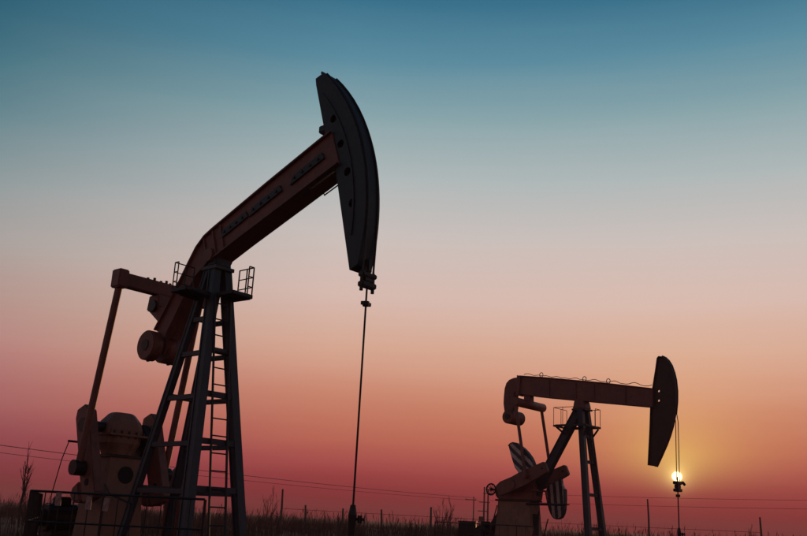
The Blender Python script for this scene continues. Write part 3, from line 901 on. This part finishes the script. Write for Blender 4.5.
# concrete pads under the units
for base, yaw in ((NEAR, YAW_N), (FAR, YAW_F)):
    o = MB().box((-4.9, -0.95, -0.3), (1.5, 0.95, 0.12)).build('concrete_pad', 'concrete', None, 0.02)
    o.location = (*base, 0); o.rotation_euler = (0, 0, yaw)
    tag(o, kind='structure')

wellhead((*unit(NEAR, YAW_N, 3.585, 0), 0), 1.33, 'dark wellhead under the rod of the tall pumpjack, side valves on its stem')
wellhead((*unit(FAR, YAW_F, 3.325, 0), 0), 1.36, 'dark wellhead under the rod that hangs before the sun')


# ------------------------------------------------------------------ railings
def railing(name, a, b, h, label, step, plates=(), side_to=None):
    o = empty(name, (a[0], a[1], 0))
    tag(o, label, 'railing')
    A, Bv = Vector((0, 0, 0)), Vector((b[0] - a[0], b[1] - a[1], 0))
    segs = [(A, Bv)]
    if side_to:
        segs.append((A, Vector((side_to[0] - a[0], side_to[1] - a[1], 0))))
    for p, q in segs:
        L = (q - p).length
        for z, r in ((h, 0.016), (h * 0.70, 0.012), (h * 0.15, 0.012)):
            MB().tube([p + Vector((0, 0, z)), q + Vector((0, 0, z))], r, 8).build('rail', 'steel', o)
        n = max(2, round(L / step))
        for i in range(n + 1):
            c = p.lerp(q, i / n)
            if (p, q) != segs[0] and i == 0:
                continue
            post = i % 5 == 0 or i == n
            MB().tube([c + Vector((0, 0, -0.06 if post else h * 0.15)), c + Vector((0, 0, h))], 0.02 if post else 0.008, 8).build('post' if post else 'picket', 'steel', o)
    d = Bv.normalized()
    return o, d


fa, fb = (-4.80, 12.4), (-2.50, 12.5)
railing('railing', fa, fb, 1.30, 'low dark railing with three small hung plates before the tall pumpjack', 0.2, side_to=(-6.15, 16.4))
for i, (x, z) in enumerate(((-4.42, 1.15), (-4.02, 1.12), (-3.79, 1.11))):
    f = (x - fa[0]) / (fb[0] - fa[0])
    y = fa[1] + (fb[1] - fa[1]) * f - 0.03
    m = MB().box((-0.038, -0.004, -0.085), (0.038, 0.004, 0.085))
    o = m.build('notice_plate', 'plate')
    o.location = (x, y, z + 0.06)
    o.rotation_euler = (0, R((-2, 1, 3)[i]), 0)
    tag(o, ['small faded notice plate hung by itself near the railing corner', 'small faded notice plate on the railing, further from the lone plate of the pair',
            'small faded notice plate at the far end of the row of three on the railing'][i], 'plate')
o_ = bpy.data.objects
o_['notice_plate.001']['label'] = 'small faded notice plate in the middle of the three on the railing'

fc, fd = unit(FAR, YAW_F, -4.7, -1.9), unit(FAR, YAW_F, -0.7, -1.9)
railing('railing', fc, fd, 1.18, 'low dark railing before the pedestal of the pumpjack with striped weights', 0.33)
# switch cabinets beside the far unit
def cabinet(loc, yaw, w, d, h, label, mat='steel'):
    o = empty('switch_cabinet', (*loc, 0), yaw)
    tag(o, label, 'cabinet')
    b = MB().box((-w / 2, -d / 2, 0.12), (w / 2, d / 2, h)).build('cabinet_body', mat, o, 0.015)
    MB().box((-w / 2 - 0.03, -d / 2 - 0.04, h + 0.002), (w / 2 + 0.03, d / 2 + 0.03, h + 0.04)).build('cabinet_roof', mat, b, 0.01)
    MB().box((-w / 2 + 0.04, -d / 2 - 0.015, 0.2), (w / 2 - 0.04, -d / 2 - 0.002, h - 0.06)).build('door', mat, b)
    MB().tube([(w / 2 - 0.1, -d / 2 - 0.04, h * 0.5), (w / 2 - 0.1, -d / 2 - 0.04, h * 0.62)], 0.012, 6).build('handle', 'steel', b)
    for sx in (-1, 1):
        for sy in (-1, 1):
            MB().box((sx * (w / 2 - 0.06) - 0.03, sy * (d / 2 - 0.06) - 0.03, -0.06), (sx * (w / 2 - 0.06) + 0.03, sy * (d / 2 - 0.06) + 0.03, 0.122)).build('foot', 'steel', b)
    return o


c1 = (2.75, 33.5)
cabinet(c1, R(-8), 0.62, 0.5, 1.22, 'squat dark switch cabinet at the railing end by the pumpjack with striped weights')
# rounded red tank behind the near tower
tk = empty('chemical_tank', (*unit(NEAR, YAW_N, -2.62, 1.68), 0), YAW_N)
tag(tk, 'upright dark red tank with domed top, half hidden by the tall pumpjack tower', 'tank')
MB().tube([(0, 0, -0.03), (0, 0, 1.66), (0, 0, 1.83), (0, 0, 1.94), (0, 0, 1.99)], [0.27, 0.27, 0.235, 0.14, 0.02], 24).build('tank_shell', 'red', tk, smooth=True)
MB().tube([(0, 0, 1.95), (0, 0, 2.02)], 0.05, 10).build('filler_cap', 'steel', tk)

# ------------------------------------------------------------------ utility poles and wires
def utility_pole(loc, h, label, arms, r=0.14, insul=True, group=None):
    o = empty('utility_pole', (*loc, 0))
    tag(o, label, 'utility pole', group)
    MB().tube([(0, 0, -0.3), (0, 0, h)], [r, r * 0.7], 10).build('pole', 'wood', o)
    for z, x0, x1 in arms:
        a = MB().bar((x0, -0.02, z), (x1, -0.02, z), 0.09, 0.12, (0, 1, 0)).build('crossarm', 'wood', o)
        if insul:
            for x in (x0 + 0.1, x1 - 0.1):
                MB().tube([(x, -0.02, z + 0.05), (x, -0.02, z + 0.3)], [0.07, 0.05], 8).build('insulator', 'ceramic', a)
    return o


utility_pole((16.3, 185), 6.5, 'thin utility pole with one long crossarm, left of the twin poles', [(5.9, -1.7, 0.5)])
tp = empty('utility_pole', (15.2, 150, 0))
tag(tp, 'pair of joined utility poles carrying a transformer behind the striped crank weights', 'utility pole')
for x, h in ((-0.3, 7.1), (0.32, 6.8)):
    MB().tube([(x, 0, -0.3), (x, 0, h)], [0.17, 0.12], 10).build('pole', 'wood', tp)
for z, x0, x1 in ((6.1, -0.5, 1.1), (4.7, -1.1, 0.6), (3.3, -1.3, 0.45)):
    MB().bar((x0, -0.2, z), (x1, -0.2, z), 0.1, 0.13, (0, 1, 0)).build('crossarm', 'wood', tp)
MB().box((-1.1, -0.45, 1.75), (-0.35, 0.3, 2.45)).build('transformer', 'steel', tp, 0.04)
MB().box((-1.2, -0.4, 1.6), (0.5, 0.35, 1.74)).build('transformer_shelf', 'steel', tp)
utility_pole((-62, 55), 8.0, 'utility pole beyond the left that carries the long sagging wires', [(7.4, -0.9, 0.9)])
utility_pole((120, 72), 10.0, 'utility pole beyond the right carrying two high wires', [(9.3, -0.9, 0.9)])


def wire(a, b, sag, r, label, group=None):
    a, b = Vector(a), Vector(b)
    pts = []
    for i in range(41):
        t = i / 40
        p = a.lerp(b, t)
        p.z -= sag * 4 * t * (1 - t)
        pts.append(p - a)
    o = MB().tube(pts, r, 5).build('power_line', 'cable')
    o.location = a
    return tag(o, label, 'wire', group)


wire((-61.5, 55, 7.6), (16.3, 185, 6.3), 0.9, 0.035, 'long dark power line sagging behind the tall pumpjack, the upper of two')
wire((-62.6, 55, 7.0), (14.1, 150, 4.9), 0.9, 0.022, 'thinner lower power line running behind the tall pumpjack to the twin poles')
wire((16.2, 150, 6.3), (119.3, 72, 9.6), 1.3, 0.022, 'upper faint power line running past the sun to the right')
wire((15.7, 150, 5.0), (120.7, 72, 8.6), 1.2, 0.022, 'lower faint power line running below the sun to the right')

# field fence posts with one strand of wire
post_list = [(-7.07, 60, 2.76), (-5.51, 60, 1.84), (-3.12, 60, 1.75), (-0.61, 60, 1.80), (2.54, 60, 2.1), (23.8, 60, 2.5), (19.34, 70, 3.64)]
post_labels = {0: 'tall bare field post with a crooked top, taller than its fence', 5: 'stout lone field post to the right of the sun', 6: 'tall thin pole in the field between the smaller pumpjack and its hanging rod'}
for i, (x, y, h) in enumerate(post_list):
    m = MB().tube([(0, 0, -0.25), (0.02, 0, h * 0.6), (random.uniform(-0.04, 0.04), 0, h)], [0.075, 0.07, 0.055], 8)
    o = m.build('fence_post', 'wood')
    o.location = (x, y, 0)
    if i in post_labels:
        tag(o, post_labels[i], 'post')
    else:
        tag(o, 'short weathered fence post standing in the weeds on the field edge', 'post', 'short field fence posts')
w = wire((-7.07, 60, 1.55), (23.8, 60, 1.55), 0.06, 0.012, 'thin fence wire strung along the field posts')

# ------------------------------------------------------------------ plants
def shrub_mesh(seed, h, spread, stems):
    rnd = random.Random(seed)
    mb = MB()

    def grow(p, d, L, r, depth):
        q = p + d * L
        mid = p + d * L * 0.5 + Vector((rnd.uniform(-1, 1), rnd.uniform(-1, 1), 0)) * L * 0.06
        mb.tube([p, mid, q], [r, r * 0.8, r * 0.55], 4, cap=False)
        if depth == 0:
            return
        for k in range(rnd.choice((3, 3, 4))):
            t = rnd.uniform(0.35, 1.0)
            nd = (d + Vector((rnd.uniform(-1, 1), rnd.uniform(-1, 1), rnd.uniform(-0.2, 0.7))) * spread).normalized()
            grow(p.lerp(q, t), nd, L * rnd.uniform(0.4, 0.65), r * 0.55, depth - 1)
    for s in range(stems):
        a = rnd.uniform(0, 6.28)
        d = Vector((math.cos(a) * spread * 0.5, math.sin(a) * spread * 0.5, 1)).normalized()
        grow(Vector((rnd.uniform(-0.1, 0.1), rnd.uniform(-0.1, 0.1), -0.1)), d, h * rnd.uniform(0.5, 0.7), 0.02 + 0.012 * h / stems, 3)
    return mb


protos = []
for k, (h, sp, st) in enumerate(((2.0, 0.55, 4), (1.6, 0.7, 6), (2.4, 0.45, 3), (1.4, 0.8, 7))):
    o = shrub_mesh(k + 11, h, sp, st).build('bare_shrub', 'bark')
    protos.append(o)
rnd = random.Random(21)
spots = [(-13.6, 45), (-15.4, 40), (-16.6, 52), (-10.5, 38), (-11.8, 44), (-8.2, 58), (-6.9, 52), (-4.5, 58), (-3.4, 63), (-1.8, 57), (0.2, 54), (0.9, 57), (-0.4, 59), (1.9, 62), (3.4, 58), (4.7, 64),
         (-9.3, 66), (-21, 62), (-24, 70), (13.2, 64), (16.0, 70), (22.6, 75), (26.5, 68), (31, 72), (-6.2, 64), (6.6, 70), (-2.6, 52), (-5.6, 60), (-7.6, 63), (1.4, 60), (2.8, 55), (-12.6, 50), (-17.8, 50), (-19.5, 56), (-14.6, 47), (3.9, 66)]
SHRUB_LABELS = ['leafless shrub with a few spreading stems among the dry weeds', 'low wide bushy leafless shrub among the dry weeds',
                'tall thin leafless shrub with upright stems among the dry weeds', 'small dense twiggy leafless shrub among the dry weeds']
SHRUB_GROUPS = ['spreading shrubs', 'low wide shrubs', 'tall thin shrubs', 'small dense shrubs']
for i, (x, y) in enumerate(spots):
    k = i % 4
    o = protos[k] if i < 4 else protos[k].copy()
    if i >= 4:
        COL.objects.link(o)
    o.location = (x, y, 0)
    s = rnd.uniform(0.5, 0.9)
    o.scale = (s, s, s * rnd.uniform(0.9, 1.15))
    o.rotation_euler = (0, 0, rnd.uniform(0, 6.28))
    tag(o, SHRUB_LABELS[k], 'shrub', SHRUB_GROUPS[k])
sap = empty('sapling', (-17.3, 44, 0))
tag(sap, 'tall spindly leafless sapling beyond the railing corner', 'tree')
sm = shrub_mesh(77, 3.0, 0.28, 1)
sm.build('trunk', 'bark', sap)
cr = MB()
rr = random.Random(5)
for k in range(60):
    z = rr.uniform(0.9, 2.7); a = rr.uniform(0, 6.28); L = rr.uniform(0.2, 0.6)
    cr.tube([(0, 0, z), (math.cos(a) * L * 0.5, math.sin(a) * L * 0.5, z + L * 0.6)], [0.012, 0.004], 4, cap=False)
cr.build('crown', 'bark', sap)

# dry weeds: uncounted
wv, wf = [], []
rnd = random.Random(99)


def stalk(x, y, h, wdt):
    a = rnd.uniform(0, math.pi)
    dx, dy = math.cos(a) * wdt, math.sin(a) * wdt
    lx, ly = rnd.uniform(-0.25, 0.25) * h, rnd.uniform(-0.25, 0.25) * h
    o = len(wv)
    wv.extend([(x - dx, y - dy, -0.06), (x + dx, y + dy, -0.06), (x + dx * 0.7 + lx * 0.35, y + dy * 0.7 + ly * 0.35, h * 0.55), (x - dx * 0.7 + lx * 0.35, y - dy * 0.7 + ly * 0.35, h * 0.55), (x + lx, y + ly, h)])
    wf.extend([(o, o + 1, o + 2, o + 3), (o + 3, o + 2, o + 4)])
    if y > 34 and rnd.random() < 0.5:           # thin side shoot
        s = rnd.uniform(0.006, 0.012) * (1 + y / 80)
        o = len(wv)
        wv.extend([(x + lx * 0.8 - s, y + ly * 0.8, h * 0.62), (x + lx * 0.85 + s * 3, y + ly * 0.85 - s, h * 0.8), (x + lx + s * 5, y + ly, h * 0.93), (x + lx + s * 2.5, y + ly + s, h * 0.83)])
        wf.extend([(o, o + 1, o + 2), (o, o + 2, o + 3)])


def clear(x, y):
    for base, yaw in ((NEAR, YAW_N), (FAR, YAW_F)):
        c, s = math.cos(-yaw), math.sin(-yaw)
        dx, dy = x - base[0], y - base[1]
        lx, ly = c * dx - s * dy, s * dx + c * dy
        if -6 < lx < 5 and abs(ly) < 2.2:
            return False
    return True


for i in range(3000):
    y = 18 + 120 * rnd.random() ** 1.1
    x = rnd.uniform(-0.55, 0.55) * (y + 8)
    if not clear(x, y):
        continue
    left = max(0.0, min(1.0, (-x / y + 0.1) / 0.4))
    patch = 0.5 + 0.5 * math.sin(x * 0.42 + 1.3 * math.sin(y * 0.11)) * math.sin(x * 0.13 + y * 0.07)
    if rnd.random() > 0.25 + patch:
        continue
    hh = (rnd.uniform(0.2, 0.5) + (0.75 if rnd.random() < 0.3 else 0) + (0.3 * (y > 45)) * rnd.random() + 0.2 * left) * (0.55 + 0.75 * patch)
    hh = min(hh * 1.3, 0.3 + 0.0135 * y)
    for k in range(rnd.randint(10, 34)):
        q = rnd.gauss(0, 0.22 + y * 0.006)
        stalk(x + q, y + rnd.gauss(0, 0.3), hh * rnd.choice((0.35, 0.45, 0.55, 0.65, 0.8, 1.0, 1.25)) * rnd.uniform(0.8, 1.2), 0.005 + y * 0.00016)
mb = MB(); mb.v, mb.f = wv, wf
o = mb.build('dry_weeds', 'weed')
tag(o, 'dry brown weeds covering the field behind the pumpjacks', 'weeds', kind='stuff')

# ------------------------------------------------------------------ haze over the field
hz = bpy.data.materials.new('evening_haze')
hz.use_nodes = True
hn_ = hz.node_tree.nodes
hn_.remove(hn_['Principled BSDF'])
pv = hn_.new('ShaderNodeVolumePrincipled')
pv.inputs['Color'].default_value = (0.95, 0.50, 0.44, 1)
pv.inputs['Density'].default_value = 0.0009
pv.inputs['Anisotropy'].default_value = 0.1
hz.node_tree.links.new(pv.outputs[0], hn_['Material Output'].inputs['Volume'])
o = MB().box((-815, -815, -1.4), (815, 815, 11.5)).build('haze', hz)
tag(o, 'thin evening haze over the field', 'haze', kind='stuff')
